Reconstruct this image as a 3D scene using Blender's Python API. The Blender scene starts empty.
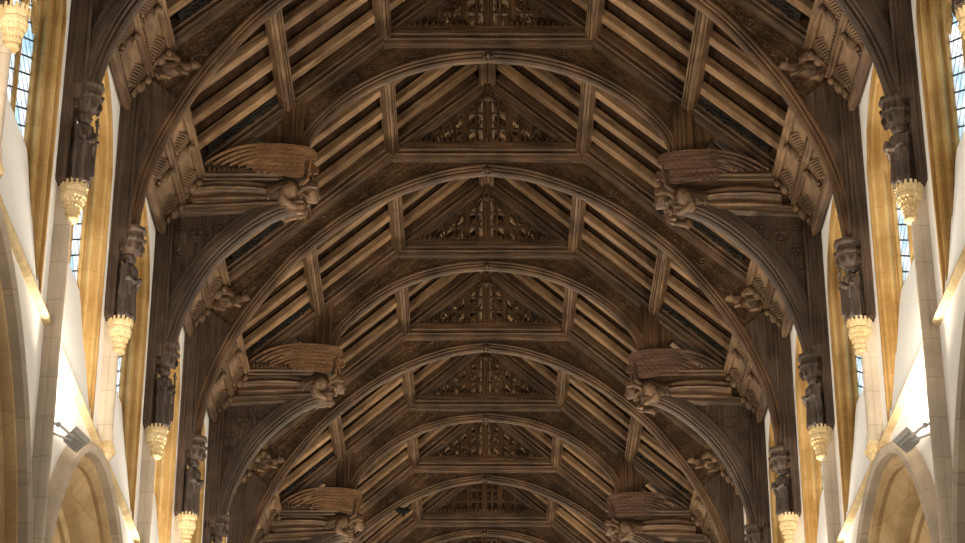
import bpy, math, random
from mathutils import Vector, Matrix
from mathutils.geometry import tessellate_polygon
random.seed(7)
PI = math.pi
COL = bpy.context.scene.collection
SC = bpy.context.scene

# ------------------------------------------------------------------ layout
S = 3.37
def TY(k): return 14.07 + S * k           # plane of truss k
WX = 4.47                                  # face of the nave walls
PITCH = 0.87
def under(x): return 17.97 - PITCH * abs(x)   # underside of principals and purlins
ORD = ['', 'nearest', 'second', 'third', 'fourth', 'fifth', 'sixth', 'seventh', 'eighth', 'ninth', 'tenth', 'eleventh', 'twelfth']

# ------------------------------------------------------------------ materials
def new_mat(name):
    m = bpy.data.materials.new(name); m.use_nodes = True
    nt = m.node_tree
    b = nt.nodes['Principled BSDF']
    return m, nt, b
def N(nt, t, **kw):
    n = nt.nodes.new(t)
    for k, v in kw.items():
        if k in n.inputs: n.inputs[k].default_value = v
        else: setattr(n, k, v)
    return n
def ramp(nt, fac, stops):
    r = nt.nodes.new('ShaderNodeValToRGB')
    e = r.color_ramp.elements
    while len(e) < len(stops): e.new(0.5)
    for i, (p, c) in enumerate(stops):
        e[i].position = p; e[i].color = (c[0], c[1], c[2], 1)
    nt.links.new(fac, r.inputs['Fac'])
    return r
def wood(name, dark, light, rough=0.6, bump=0.8, vary=0.25, gloss=0.35):
    m, nt, b = new_mat(name); L = nt.links
    uv = N(nt, 'ShaderNodeUVMap', uv_map='grain')
    mp = N(nt, 'ShaderNodeMapping'); mp.inputs['Scale'].default_value = (1.3, 26, 1)
    L.new(uv.outputs['UV'], mp.inputs['Vector'])
    oi = N(nt, 'ShaderNodeObjectInfo')
    ad = N(nt, 'ShaderNodeVectorMath', operation='ADD')
    sc = N(nt, 'ShaderNodeVectorMath', operation='SCALE'); sc.inputs['Scale'].default_value = 40
    cb = N(nt, 'ShaderNodeCombineXYZ')
    L.new(oi.outputs['Random'], cb.inputs['X']); L.new(oi.outputs['Random'], cb.inputs['Y'])
    L.new(cb.outputs[0], sc.inputs[0]); L.new(mp.outputs[0], ad.inputs[0]); L.new(sc.outputs[0], ad.inputs[1])
    n1 = N(nt, 'ShaderNodeTexNoise', Scale=1.0, Detail=8.0, Roughness=0.65, Distortion=0.4)
    L.new(ad.outputs[0], n1.inputs['Vector'])
    tc = N(nt, 'ShaderNodeTexCoord')
    n2 = N(nt, 'ShaderNodeTexNoise', Scale=1.7, Detail=5.0, Roughness=0.6)
    L.new(tc.outputs['Object'], n2.inputs['Vector'])
    mx = N(nt, 'ShaderNodeMath', operation='MULTIPLY_ADD'); mx.inputs[1].default_value = 0.45
    L.new(n2.outputs['Fac'], mx.inputs[0]); 
    m2 = N(nt, 'ShaderNodeMath', operation='MULTIPLY'); m2.inputs[1].default_value = 0.6
    L.new(n1.outputs['Fac'], m2.inputs[0]); L.new(m2.outputs[0], mx.inputs[2])
    mid = tuple(a * .6 + c * .4 for a, c in zip(dark, light))
    r = ramp(nt, mx.outputs[0], [(0.40, dark), (0.52, mid), (0.64, light)])
    hs = N(nt, 'ShaderNodeHueSaturation')
    mr = N(nt, 'ShaderNodeMapRange'); mr.inputs['To Min'].default_value = 1 - vary; mr.inputs['To Max'].default_value = 1 + vary
    L.new(oi.outputs['Random'], mr.inputs['Value']); L.new(mr.outputs[0], hs.inputs['Value'])
    L.new(r.outputs[0], hs.inputs['Color']); L.new(hs.outputs[0], b.inputs['Base Color'])
    bp = N(nt, 'ShaderNodeBump', Strength=bump, Distance=0.03)
    L.new(mx.outputs[0], bp.inputs['Height']); L.new(bp.outputs[0], b.inputs['Normal'])
    b.inputs['Roughness'].default_value = rough
    b.inputs['Specular IOR Level'].default_value = gloss
    return m
def stone(name, c1, c2, joints=True, scale=1.3, jstr=0.8):
    m, nt, b = new_mat(name); L = nt.links
    tc = N(nt, 'ShaderNodeTexCoord')
    n1 = N(nt, 'ShaderNodeTexNoise', Scale=scale, Detail=7.0, Roughness=0.62)
    L.new(tc.outputs['Object'], n1.inputs['Vector'])
    r = ramp(nt, n1.outputs['Fac'], [(0.34, c1), (0.64, c2)])
    out = r.outputs[0]
    n3 = N(nt, 'ShaderNodeTexNoise', Scale=28.0, Detail=4.0)
    L.new(tc.outputs['Object'], n3.inputs['Vector'])
    bp = N(nt, 'ShaderNodeBump', Strength=0.3, Distance=0.01)
    L.new(n3.outputs['Fac'], bp.inputs['Height'])
    if joints:
        sep = N(nt, 'ShaderNodeSeparateXYZ'); L.new(tc.outputs['Object'], sep.inputs[0])
        cb = N(nt, 'ShaderNodeCombineXYZ'); L.new(sep.outputs['Y'], cb.inputs['X']); L.new(sep.outputs['Z'], cb.inputs['Y'])
        br = N(nt, 'ShaderNodeTexBrick', Scale=1.0)
        br.inputs['Brick Width'].default_value = 0.9; br.inputs['Row Height'].default_value = 0.42
        br.inputs['Mortar Size'].default_value = 0.008; br.inputs['Mortar Smooth'].default_value = 0.6
        br.inputs['Color1'].default_value = (1, 1, 1, 1); br.inputs['Color2'].default_value = (0.86, 0.86, 0.86, 1)
        br.inputs['Mortar'].default_value = (jstr, jstr * .95, jstr * .88, 1)
        L.new(cb.outputs[0], br.inputs['Vector'])
        mm = N(nt, 'ShaderNodeMix', data_type='RGBA', blend_type='MULTIPLY'); mm.inputs['Factor'].default_value = 1
        L.new(out, mm.inputs['A']); L.new(br.outputs['Color'], mm.inputs['B']); out = mm.outputs['Result']
    L.new(out, b.inputs['Base Color']); L.new(bp.outputs[0], b.inputs['Normal'])
    b.inputs['Roughness'].default_value = 0.85; b.inputs['Specular IOR Level'].default_value = 0.2
    return m
def glass_mat():
    m = bpy.data.materials.new('leaded glass'); m.use_nodes = True
    nt = m.node_tree; nt.nodes.clear(); L = nt.links
    tc = N(nt, 'ShaderNodeTexCoord'); sep = N(nt, 'ShaderNodeSeparateXYZ'); L.new(tc.outputs['Object'], sep.inputs[0])
    facs = []
    for sg in (1, -1):
        a = N(nt, 'ShaderNodeMath', operation='MULTIPLY'); a.inputs[1].default_value = 0.5 * sg
        L.new(sep.outputs['Y'], a.inputs[0])
        c = N(nt, 'ShaderNodeMath', operation='ADD'); L.new(a.outputs[0], c.inputs[0]); L.new(sep.outputs['Z'], c.inputs[1])
        d = N(nt, 'ShaderNodeMath', operation='MULTIPLY'); d.inputs[1].default_value = 1 / 0.20; L.new(c.outputs[0], d.inputs[0])
        f = N(nt, 'ShaderNodeMath', operation='FRACT'); L.new(d.outputs[0], f.inputs[0])
        g = N(nt, 'ShaderNodeMath', operation='LESS_THAN'); g.inputs[1].default_value = 0.10; L.new(f.outputs[0], g.inputs[0])
        facs.append(g)
    mx = N(nt, 'ShaderNodeMath', operation='MAXIMUM'); L.new(facs[0].outputs[0], mx.inputs[0]); L.new(facs[1].outputs[0], mx.inputs[1])
    tr = N(nt, 'ShaderNodeBsdfTransparent'); 
    nz = N(nt, 'ShaderNodeTexNoise', Scale=2.5, Detail=1.0); L.new(tc.outputs['Object'], nz.inputs['Vector'])
    r = ramp(nt, nz.outputs['Fac'], [(0.38, (0.66, 0.80, 0.86)), (0.60, (0.98, 0.98, 0.97))]); L.new(r.outputs[0], tr.inputs['Color'])
    gl = N(nt, 'ShaderNodeBsdfGlossy', Roughness=0.15)
    ms0 = N(nt, 'ShaderNodeMixShader'); ms0.inputs[0].default_value = 0.05
    L.new(tr.outputs[0], ms0.inputs[1]); L.new(gl.outputs[0], ms0.inputs[2])
    ld = N(nt, 'ShaderNodeBsdfDiffuse', Color=(0.05, 0.06, 0.07, 1))
    ms = N(nt, 'ShaderNodeMixShader'); L.new(mx.outputs[0], ms.inputs[0]); L.new(ms0.outputs[0], ms.inputs[1]); L.new(ld.outputs[0], ms.inputs[2])
    tl = N(nt, 'ShaderNodeBsdfTranslucent'); L.new(r.outputs[0], tl.inputs['Color'])
    m3 = N(nt, 'ShaderNodeMixShader'); m3.inputs[0].default_value = 0.5
    L.new(tr.outputs[0], m3.inputs[1]); L.new(tl.outputs[0], m3.inputs[2]); L.new(m3.outputs[0], ms0.inputs[1])
    o = N(nt, 'ShaderNodeOutputMaterial'); L.new(ms.outputs[0], o.inputs['Surface'])
    return m
M = {}
M['post'] = wood('dark post oak', (0.020, 0.012, 0.008), (0.105, 0.069, 0.048), 0.5, vary=0.12, gloss=0.5)
M['frame'] = wood('truss oak', (0.018, 0.0085, 0.004), (0.155, 0.086, 0.040), 0.5, vary=0.12, gloss=0.45)
M['rafter'] = wood('rafter oak', (0.080, 0.043, 0.020), (0.34, 0.215, 0.115), 0.6, vary=0.16)
M['purlin'] = wood('purlin oak', (0.040, 0.022, 0.011), (0.235, 0.145, 0.078), 0.55, vary=0.12)
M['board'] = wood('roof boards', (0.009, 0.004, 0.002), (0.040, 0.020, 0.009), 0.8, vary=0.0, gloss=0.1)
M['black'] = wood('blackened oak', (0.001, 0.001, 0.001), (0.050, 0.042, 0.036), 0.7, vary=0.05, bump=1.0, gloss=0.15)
M['carve'] = wood('carved oak', (0.040, 0.022, 0.012), (0.20, 0.125, 0.070), 0.55, vary=0.1)
M['panel'] = wood('pale oak panel', (0.085, 0.052, 0.028), (0.27, 0.175, 0.100), 0.65, vary=0.1)
M['angel'] = wood('angel oak', (0.045, 0.024, 0.012), (0.22, 0.132, 0.070), 0.5, vary=0.15, gloss=0.5)
M['wing'] = wood('wing oak', (0.110, 0.054, 0.024), (0.33, 0.180, 0.082), 0.55, vary=0.2, gloss=0.5)
M['wing2'] = wood('reddish wing oak', (0.060, 0.030, 0.018), (0.235, 0.130, 0.080), 0.55, vary=0.15, gloss=0.5)
M['statue'] = wood('statue oak', (0.020, 0.014, 0.011), (0.100, 0.072, 0.058), 0.4, vary=0.2, gloss=0.6)
M['plaster'] = stone('white plaster', (0.87, 0.87, 0.86), (0.94, 0.94, 0.93), joints=False, scale=0.6)
M['sill'] = stone('grey white sill plaster', (0.84, 0.86, 0.88), (0.92, 0.93, 0.94), joints=False, scale=0.8)
M['jamb'] = stone('gold-lit limestone', (0.30, 0.17, 0.050), (0.57, 0.38, 0.155), scale=1.3)  # tan stone, with the gold lamp glow on the reveals put into its colour
M['arcade'] = stone('tan limestone', (0.40, 0.27, 0.130), (0.60, 0.44, 0.250), scale=1.5)
M['shaft'] = stone('pale limestone', (0.46, 0.40, 0.33), (0.64, 0.56, 0.46), scale=1.5, jstr=0.75)
M['cap'] = stone('cream limestone', (0.52, 0.39, 0.20), (0.78, 0.64, 0.40), joints=False, scale=4)
M['flag'] = stone('floor stone', (0.22, 0.18, 0.13), (0.36, 0.30, 0.23))
M['glass'] = glass_mat()
m, nt, b = new_mat('grey metal'); b.inputs['Base Color'].default_value = (0.62, 0.63, 0.64, 1); b.inputs['Roughness'].default_value = 0.45; M['metal'] = m
m, nt, b = new_mat('lamp glass'); b.inputs['Base Color'].default_value = (0.5, 0.5, 0.5, 1); b.inputs['Roughness'].default_value = 0.2
b.inputs['Emission Color'].default_value = (1, 0.92, 0.78, 1); b.inputs['Emission Strength'].default_value = 0.6; M['lamp'] = m
m, nt, b = new_mat('black skin'); b.inputs['Base Color'].default_value = (0.004, 0.004, 0.004, 1); b.inputs['Roughness'].default_value = 0.9; M['soot'] = m

# ------------------------------------------------------------------ mesh helper
def perp(d):
    d = Vector(d).normalized()
    a = d.cross(Vector((0, 0, 1)))
    if a.length < 0.1: a = d.cross(Vector((0, 1, 0)))
    a.normalize(); return a, d.cross(a)
class MB:
    def __init__(s, grain=(0, 0, 1)):
        s.v = []; s.f = []; s.uv = []; s.g = Vector(grain).normalized()
    def add(s, vs, fs, uvs=None, g=None):
        o = len(s.v)
        gd = Vector(g).normalized() if g is not None else s.g
        a, b = perp(gd)
        for i, p in enumerate(vs):
            p = Vector(p); s.v.append(p)
            s.uv.append(uvs[i] if uvs else (p.dot(gd), p.dot(a) + 0.83 * p.dot(b)))
        s.f += [tuple(i + o for i in f) for f in fs]
        return s
    def box(s, x0, x1, y0, y1, z0, z1, g=None, c=0.0):
        if x0 > x1: x0, x1 = x1, x0
        vs = []
        if c <= 0:
            vs = [(x, y, z) for x in (x0, x1) for y in (y0, y1) for z in (z0, z1)]
            fs = [(0, 1, 3, 2), (4, 6, 7, 5), (0, 4, 5, 1), (2, 3, 7, 6), (0, 2, 6, 4), (1, 5, 7, 3)]
        else:   # chamfered along z
            pr = [(x0 + c, y0), (x1 - c, y0), (x1, y0 + c), (x1, y1 - c), (x1 - c, y1), (x0 + c, y1), (x0, y1 - c), (x0, y0 + c)]
            vs = [(x, y, z0) for x, y in pr] + [(x, y, z1) for x, y in pr]
            fs = [tuple(range(8)), tuple(range(8, 16))] + [(i, (i + 1) % 8, 8 + (i + 1) % 8, 8 + i) for i in range(8)]
        return s.add(vs, fs, g=g)
    def prism(s, poly, y0, y1, g=None):       # poly in XZ, extruded along Y
        n = len(poly)
        vs = [(x, y0, z) for x, z in poly] + [(x, y1, z) for x, z in poly]
        tri = tessellate_polygon([[Vector((x, z, 0)) for x, z in poly]])
        fs = [tuple(t) for t in tri] + [tuple(i + n for i in t) for t in tri]
        fs += [(i, (i + 1) % n, n + (i + 1) % n, n + i) for i in range(n)]
        return s.add(vs, fs, g=g)
    def sweep(s, path, prof, closed=True, caps=True):
        """path in XZ; prof [(n, y)]: n along the left normal of the path."""
        P = [Vector((x, 0, z)) for x, z in path]; n = len(P); m = len(prof)
        vs = []; uvs = []; ln = 0.0
        pl = [0.0]
        for j in range(1, m): pl.append(pl[-1] + math.hypot(prof[j][0] - prof[j-1][0], prof[j][1] - prof[j-1][1]))
        for i in range(n):
            a = P[max(i-1, 0)]; b = P[min(i+1, n-1)]
            t = (b - a).normalized(); nn = Vector((-t.z, 0, t.x))
            k = 1.0
            if 0 < i < n - 1:
                t1 = (P[i] - P[i-1]).normalized(); k = 1 / max(0.5, abs(t.dot(t1)))
            if i: ln += (P[i] - P[i-1]).length
            for j, (q, y) in enumerate(prof):
                vs.append(P[i] + nn * q * k + Vector((0, y, 0))); uvs.append((ln, pl[j]))
        fs = []
        for i in range(n - 1):
            for j in range(m if closed else m - 1):
                j2 = (j + 1) % m
                fs.append((i*m + j, i*m + j2, (i+1)*m + j2, (i+1)*m + j))
        if caps and closed:
            fs.append(tuple(range(m))); fs.append(tuple((n-1)*m + j for j in range(m)))
        return s.add(vs, fs, uvs)
    def tube(s, pts, rad, seg=8, sy=1.0, caps=True):
        P = [Vector(p) for p in pts]; n = len(P)
        if not hasattr(rad, '__len__'): rad = [rad] * n
        vs = []; uvs = []; up = None; ln = 0
        for i in range(n):
            t = (P[min(i+1, n-1)] - P[max(i-1, 0)]).normalized()
            if up is None: up = perp(t)[0]
            u = (up - t * up.dot(t))
            u = u.normalized() if u.length > 1e-4 else perp(t)[0]
            up = u; w = t.cross(u)
            if i: ln += (P[i] - P[i-1]).length
            for j in range(seg):
                a = 2 * PI * j / seg
                vs.append(P[i] + u * math.cos(a) * rad[i] + w * math.sin(a) * rad[i] * sy); uvs.append((ln, a * rad[i]))
        fs = [(i*seg + j, i*seg + (j+1) % seg, (i+1)*seg + (j+1) % seg, (i+1)*seg + j) for i in range(n-1) for j in range(seg)]
        if caps: fs += [tuple(range(seg)), tuple((n-1)*seg + j for j in range(seg))]
        return s.add(vs, fs, uvs)
    def ball(s, c, r, seg=10, rings=7):
        if not hasattr(r, '__len__'): r = (r, r, r)
        vs = [(c[0], c[1], c[2] + r[2])]
        for i in range(1, rings):
            th = PI * i / rings
            for j in range(seg):
                a = 2 * PI * j / seg
                vs.append((c[0] + r[0]*math.sin(th)*math.cos(a), c[1] + r[1]*math.sin(th)*math.sin(a), c[2] + r[2]*math.cos(th)))
        vs.append((c[0], c[1], c[2] - r[2])); last = len(vs) - 1
        fs = [(0, 1 + j, 1 + (j+1) % seg) for j in range(seg)]
        for i in range(rings - 2):
            fs += [(1 + i*seg + j, 1 + i*seg + (j+1) % seg, 1 + (i+1)*seg + (j+1) % seg, 1 + (i+1)*seg + j) for j in range(seg)]
        fs += [(last, 1 + (rings-2)*seg + (j+1) % seg, 1 + (rings-2)*seg + j) for j in range(seg)]
        return s.add(vs, fs)
    def lathe(s, cx, cy, prof, seg=16, fn=None):   # prof [(r, z)]
        vs = []
        for r, z in prof:
            for j in range(seg):
                a = 2 * PI * (j + 0.5) / seg
                rr = r * (fn(a, z) if fn else 1)
                vs.append((cx + rr * math.cos(a), cy + rr * math.sin(a), z))
        n = len(prof)
        fs = [(i*seg + j, i*seg + (j+1) % seg, (i+1)*seg + (j+1) % seg, (i+1)*seg + j) for i in range(n-1) for j in range(seg)]
        fs += [tuple(range(seg)), tuple((n-1)*seg + j for j in range(seg))]
        return s.add(vs, fs)
    def mirror(s):
        c = MB(s.g); c.v = [Vector((-p.x, p.y, p.z)) for p in s.v]; c.f = [tuple(reversed(f)) for f in s.f]; c.uv = list(s.uv); return c
    def moved(s, mat):
        c = MB(s.g); c.v = [mat @ p for p in s.v]; c.f = list(s.f); c.uv = list(s.uv); return c
    def mesh(s, name, mat, smooth=False):
        me = bpy.data.meshes.new(name)
        me.from_pydata([tuple(p) for p in s.v], [], s.f)
        l = me.uv_layers.new(name='grain')
        for lp in me.loops: l.data[lp.index].uv = s.uv[lp.vertex_index]
        me.materials.append(M[mat])
        import bmesh
        bm = bmesh.new(); bm.from_mesh(me); bmesh.ops.recalc_face_normals(bm, faces=bm.faces); bm.to_mesh(me); bm.free()
        if smooth:
            for p in me.polygons: p.use_smooth = True
            if smooth == 'auto':
                try: me.set_sharp_from_angle(angle=0.6)
                except Exception: pass
        return me
    def obj(s, name, mat, parent=None, smooth=False, loc=None):
        return link(name, s.mesh(name, mat, smooth), parent, loc)
def link(name, me, parent=None, loc=None):
    o = bpy.data.objects.new(name, me); COL.objects.link(o)
    if parent: o.parent = parent
    if loc: o.location = loc
    return o
def remeshed(mb, name, mat, vox=0.013):
    me = mb.mesh(name + '_raw', mat)
    t = bpy.data.objects.new('tmp', me); COL.objects.link(t)
    md = t.modifiers.new('r', 'REMESH'); md.mode = 'VOXEL'; md.voxel_size = vox; md.use_smooth_shade = True
    sm = t.modifiers.new('s', 'SMOOTH'); sm.iterations = 1; sm.factor = 0.4
    dg = bpy.context.evaluated_depsgraph_get(); dg.update()
    out = bpy.data.meshes.new_from_object(t.evaluated_get(dg))
    out.name = name
    l = out.uv_layers.get('grain') or out.uv_layers.new(name='grain')
    g = mb.g; a, b = perp(g)
    for lp in out.loops:
        p = out.vertices[lp.vertex_index].co
        l.data[lp.index].uv = (p.dot(g), p.dot(a) + .83 * p.dot(b))
    if not out.materials: out.materials.append(M[mat])
    bpy.data.objects.remove(t); bpy.data.meshes.remove(me)
    return out
def mirrored_mesh(me, name):
    c = me.copy(); c.name = name
    c.transform(Matrix.Scale(-1, 4, (1, 0, 0))); c.flip_normals(); return c
def empty(name, loc=(0, 0, 0)):
    o = bpy.data.objects.new(name, None); o.empty_display_size = 0.3; COL.objects.link(o); o.location = loc; return o
def tag(o, label, cat, group=None, kind=None):
    o['label'] = label; o['category'] = cat
    if group: o['group'] = group
    if kind: o['kind'] = kind
    return o
def copy_tree(o, parent=None):
    c = o.copy(); COL.objects.link(c); c.parent = parent
    for ch in list(o.children): copy_tree(ch, c)
    return c
def dy(o, d):
    o.location.y += d; return o
def interp(pts, n=8):
    """Catmull-Rom through pts."""
    out = []
    P = [Vector((p[0], p[1])) for p in pts]
    for i in range(len(P) - 1):
        p0 = P[max(i-1, 0)]; p1 = P[i]; p2 = P[i+1]; p3 = P[min(i+2, len(P)-1)]
        for k in range(n):
            t = k / n
            q = 0.5 * ((2*p1) + (p2-p0)*t + (2*p0-5*p1+4*p2-p3)*t*t + (3*p1-p0-3*p2+p3)*t**3)
            out.append((q.x, q.y))
    out.append((P[-1].x, P[-1].y)); return out
def spiral(mb, c, r, y, turn=1, ph=0, rad=None, n=14, rev=1.6):
    rad = rad or r * 0.17
    pts = []
    for i in range(n):
        t = i / (n - 1); a = ph + turn * t * rev * 2 * PI; rr = r * (1 - 0.85 * t)
        pts.append((c[0] + rr*math.cos(a), y, c[1] + rr*math.sin(a)))
    mb.tube(pts, [rad * (1.1 - 0.3 * i / n) for i in range(n)], 5)
    mb.ball((c[0], y - rad * .3, c[1]), rad * 1.5, 6, 4)
    for k in range(5):      # leaf lobes around the scroll
        a = ph + k * 2 * PI / 5 + 0.4
        mb.ball((c[0] + r*1.0*math.cos(a), y, c[1] + r*1.0*math.sin(a)), (rad*1.5, rad*1.0, rad*1.5), 5, 4)

# ------------------------------------------------------------------ TRUSSES (built at local y = 0, half at negative x, then mirrored)
ARCH_A = interp([(0, 16.5), (-0.5, 16.43), (-0.93, 16.31), (-1.45, 16.09), (-1.97, 15.78), (-2.49, 15.36), (-2.89, 14.97), (-3.24, 14.52), (-3.55, 14.06), (-3.80, 13.58), (-3.98, 13.15), (-4.10, 12.72), (-4.17, 12.2), (-4.19, 11.97)], 4)
ARCH_H = interp([(0, 16.5), (-0.45, 16.46), (-0.9, 16.36), (-1.35, 16.19), (-1.8, 15.92), (-2.18, 15.58), (-2.41, 15.27), (-2.48, 15.0), (-2.49, 14.66)], 4)
BRACE = interp([(-2.52, 14.12), (-2.75, 14.06), (-3.05, 13.90), (-3.35, 13.65), (-3.64, 13.33), (-3.87, 12.94), (-4.03, 12.55), (-4.12, 12.2), (-4.16, 11.97)], 4)
def rib_prof(w, d):   # n runs outward from the soffit (negative = right normal), y across: a roll, a hollow and a fillet each side
    h = w / 2
    return [(0.0, -h*.28), (0.0, h*.28), (.022, h*.52), (.05, h*.50), (.062, h*.80), (.085, h*.74), (.10, h), (d, h), (d, -h), (.10, -h), (.085, -h*.74), (.062, -h*.80), (.05, -h*.50), (.022, -h*.52)]
def neg(prof): return [(-a, b) for a, b in prof]
def outer(path, d):
    out = []
    for i, (x, z) in enumerate(path):
        a = path[max(i-1, 0)]; b = path[min(i+1, len(path)-1)]
        t = Vector((b[0]-a[0], b[1]-a[1])).normalized()
        out.append((x + t.y * d, z - t.x * d))
    return out
# travelling from the crown to the left and down, the wood lies on the right-hand (upper/outer) side
def beam_prof(w, d, k=2):
    """moulded timber: n from 0 (visible soffit) to d"""
    h = w / 2
    return [(0.0, -h*.35), (0.03, -h*.28), (.03, -h*.10), (0.0, -h*.05), (0, h*.05), (.03, h*.10), (.03, h*.28), (0.0, h*.35), (0.0, h*.55), (.045, h*.68), (.055, h*.86), (.10, h*.90), (.12, h), (.15, h*.92), (.18, h*.90), (.20, h), (d, h), (d, -h), (.20, -h), (.18, -h*.90), (.15, -h*.92), (.12, -h), (.10, -h*.90), (.055, -h*.86), (.045, -h*.68), (0.0, -h*.55)]

def side_shift(path, d): return outer(path, d)
def both(parent, name, mb, mat, smooth=False):
    pl = parent if isinstance(parent, tuple) else (parent, parent)
    return mb.obj(name, mat, pl[0], smooth), mb.mirror().obj(name, mat, pl[1], smooth)

def post_mb():
    m = MB((0, 0, 1))
    m.box(-4.50, -4.36, -.17, .17, 10.97, 12.0, c=0.02); m.box(-4.50, -4.27, -.17, .17, 11.93, 14.35, c=0.02)
    m.box(-4.27, -4.235, -.17, -.13, 12.1, 14.2); m.box(-4.27, -4.235, .13, .17, 12.1, 14.2)
    for x in (-4.46, -4.41): m.tube([(x, -.17, 11.0), (x, -.17, 13.9)], .014, 5)
    for x in (-4.36, -4.31): m.tube([(x, -.17, 12.1), (x, -.17, 13.9)], .014, 5)
    return m
def canopy_mb():
    m = MB((0, 0, 1)); cx = -4.24
    m.lathe(cx, 0, [(.07, 11.90), (.12, 11.94), (.15, 12.02), (.150, 12.05), (.165, 12.07), (.165, 12.10), (.145, 12.12), (.145, 12.17), (.175, 12.20), (.175, 12.24), (.12, 12.26)], 8)
    for j in range(8):
        a = 2*PI*j/8
        m.ball((cx + .14*math.cos(a), .14*math.sin(a), 11.97), (.028, .028, .05), 5, 4)
        m.ball((cx + .16*math.cos(a), .16*math.sin(a), 12.085), (.02, .02, .03), 5, 4)
    return m
def principal_mb():
    m = MB()
    L = [(0, under(0)), (-4.02, under(4.02))]
    m.sweep([(0, under(0)), (-1.3, under(1.3)), (-2.6, under(2.6)), (-4.02, under(4.02))], neg(beam_prof(.34, .34)))
    return m
def gap_out(p, n, lim):
    g = 0
    while g < 1.2:
        x = p[0] + n[0]*g; z = p[1] + n[1]*g
        if lim(x, z): return g
        g += .01
    return g
def scrolls(mb, path, lim, y, d0=.17, rmax=.12, rmin=.03, start=0, end=None):
    P = path; s = 0; i = 0; flip = 1
    cum = [0]
    for a, b in zip(P, P[1:]): cum.append(cum[-1] + math.hypot(b[0]-a[0], b[1]-a[1]))
    t = start; total = cum[-1] if end is None else end
    while t < total:
        k = max(j for j in range(len(cum)) if cum[j] <= t)
        k = min(k, len(P) - 2)
        u = (t - cum[k]) / (cum[k+1] - cum[k])
        p = (P[k][0]*(1-u) + P[k+1][0]*u, P[k][1]*(1-u) + P[k+1][1]*u)
        tx = Vector((P[k+1][0]-P[k][0], P[k+1][1]-P[k][1])).normalized(); n = (tx.y, -tx.x)
        g = gap_out(p, n, lim)
        free = g - d0
        r = free / 2 * .85
        if r < rmin: t += .05; continue
        if r > rmax:
            rows = int(math.ceil(free / (2.2 * rmax))); r = free / 2 / rows * .85
        else: rows = 1
        for q in range(rows):
            off = d0 + free * (q + .5) / rows
            spiral(mb, (p[0] + n[0]*off, p[1] + n[1]*off), r*.82, y, flip, random.random()*6)
        flip = -flip
        t += 2.05 * r
def limA(x, z): return z > min(16.70, under(x) - 0.02) or x < -4.24
def spandrel_A():
    o = outer(ARCH_A, .13)
    poly = o + [(-4.45, 12.2), (-4.45, 14.1), (-3.95, under(3.95) + .05), (-1.42, under(1.42) + .05), (-1.4, 16.75), (0, 16.75)]
    m = MB((-1, 0, -.9)); m.prism(poly, -.075, .075); return m
def spandrel_H():
    o = outer(ARCH_H, .13)
    poly = o + [(-2.66, 14.66), (-2.66, under(2.66) + .05), (-1.42, under(1.42) + .05), (-1.4, 16.75), (0, 16.75)]
    m = MB((-1, 0, -.9)); m.prism(poly, -.07, .07); return m
def collar_mb():
    m = MB((1, 0, 0))
    m.sweep([(-1.46, 16.67), (0, 16.67), (1.46, 16.67)], beam_prof(.32, .32))
    return m
def crest_mb():
    m = MB((1, 0, 0)); m.box(-1.2, 1.2, -.15, -.11, 16.96, 17.0)
    x = -1.12
    while x < 1.14:
        m.prism([(x-.035, 17.0), (x-.02, 17.05), (x, 17.075), (x+.02, 17.05), (x+.035, 17.0)], -.15, -.115); x += .085
    return m
def tracery_mb():
    """upright pierced bars with cusped heads between the collar and the principals"""
    m = MB((0, 0, 1)); n = 13; w = 1.1 * 2 / n
    for i in range(-6, 7):
        x = i * .17
        if abs(i) in (0,): continue
        top = under(x) - .02 + .1
        wid = .055 if abs(i) in (2,) else .022
        m.box(x - wid, x + wid, -.05, .05, 16.95, top)
        # a cusped head between this bar and the next
        for zz in (top - .16, (16.95 + top) / 2 - .05):
            if zz - 17.05 < .05: continue
            for sg in (-1, 1):
                m.tube([(x, -.02, zz - .10), (x + sg*.045, -.02, zz - .02), (x + sg*.085, -.02, zz + .06)], [.02, .018, .014], 5)
                m.ball((x + sg*.05, -.02, zz - .05), .02, 5, 4)
    for zz in (17.28, 17.55):
        hw = (17.9 - zz) / PITCH
        m.box(-hw, hw, -.035, .035, zz, zz + .035, g=(1, 0, 0))
    for i in range(-5, 6):
        x = i*.17 + .085
        h = under(x) - 17.05
        if h > .12: m.prism([(x-.03, 16.98), (x-.028, 17.06), (x, 17.12), (x+.028, 17.06), (x+.03, 16.98)], -.03, .03)
    return m
def king_mb():
    m = MB((0, 0, 1)); m.box(-.07, .07, -.12, .05, 16.97, 18.02, c=.015)
    for x in (-.04, .04): m.tube([(x, -.125, 17.0), (x, -.125, 17.9)], .018, 6)
    m.ball((0, -.12, 17.78), (.09, .06, .06), 8, 6)
    return m
def boss(m, x, z):
    m.ball((x, -.17, z), (.05, .05, .05), 8, 6)
    for j in range(6):
        a = 2*PI*j/6; m.ball((x + .06*math.cos(a), -.15, z + .06*math.sin(a)), .025, 5, 4)
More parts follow.
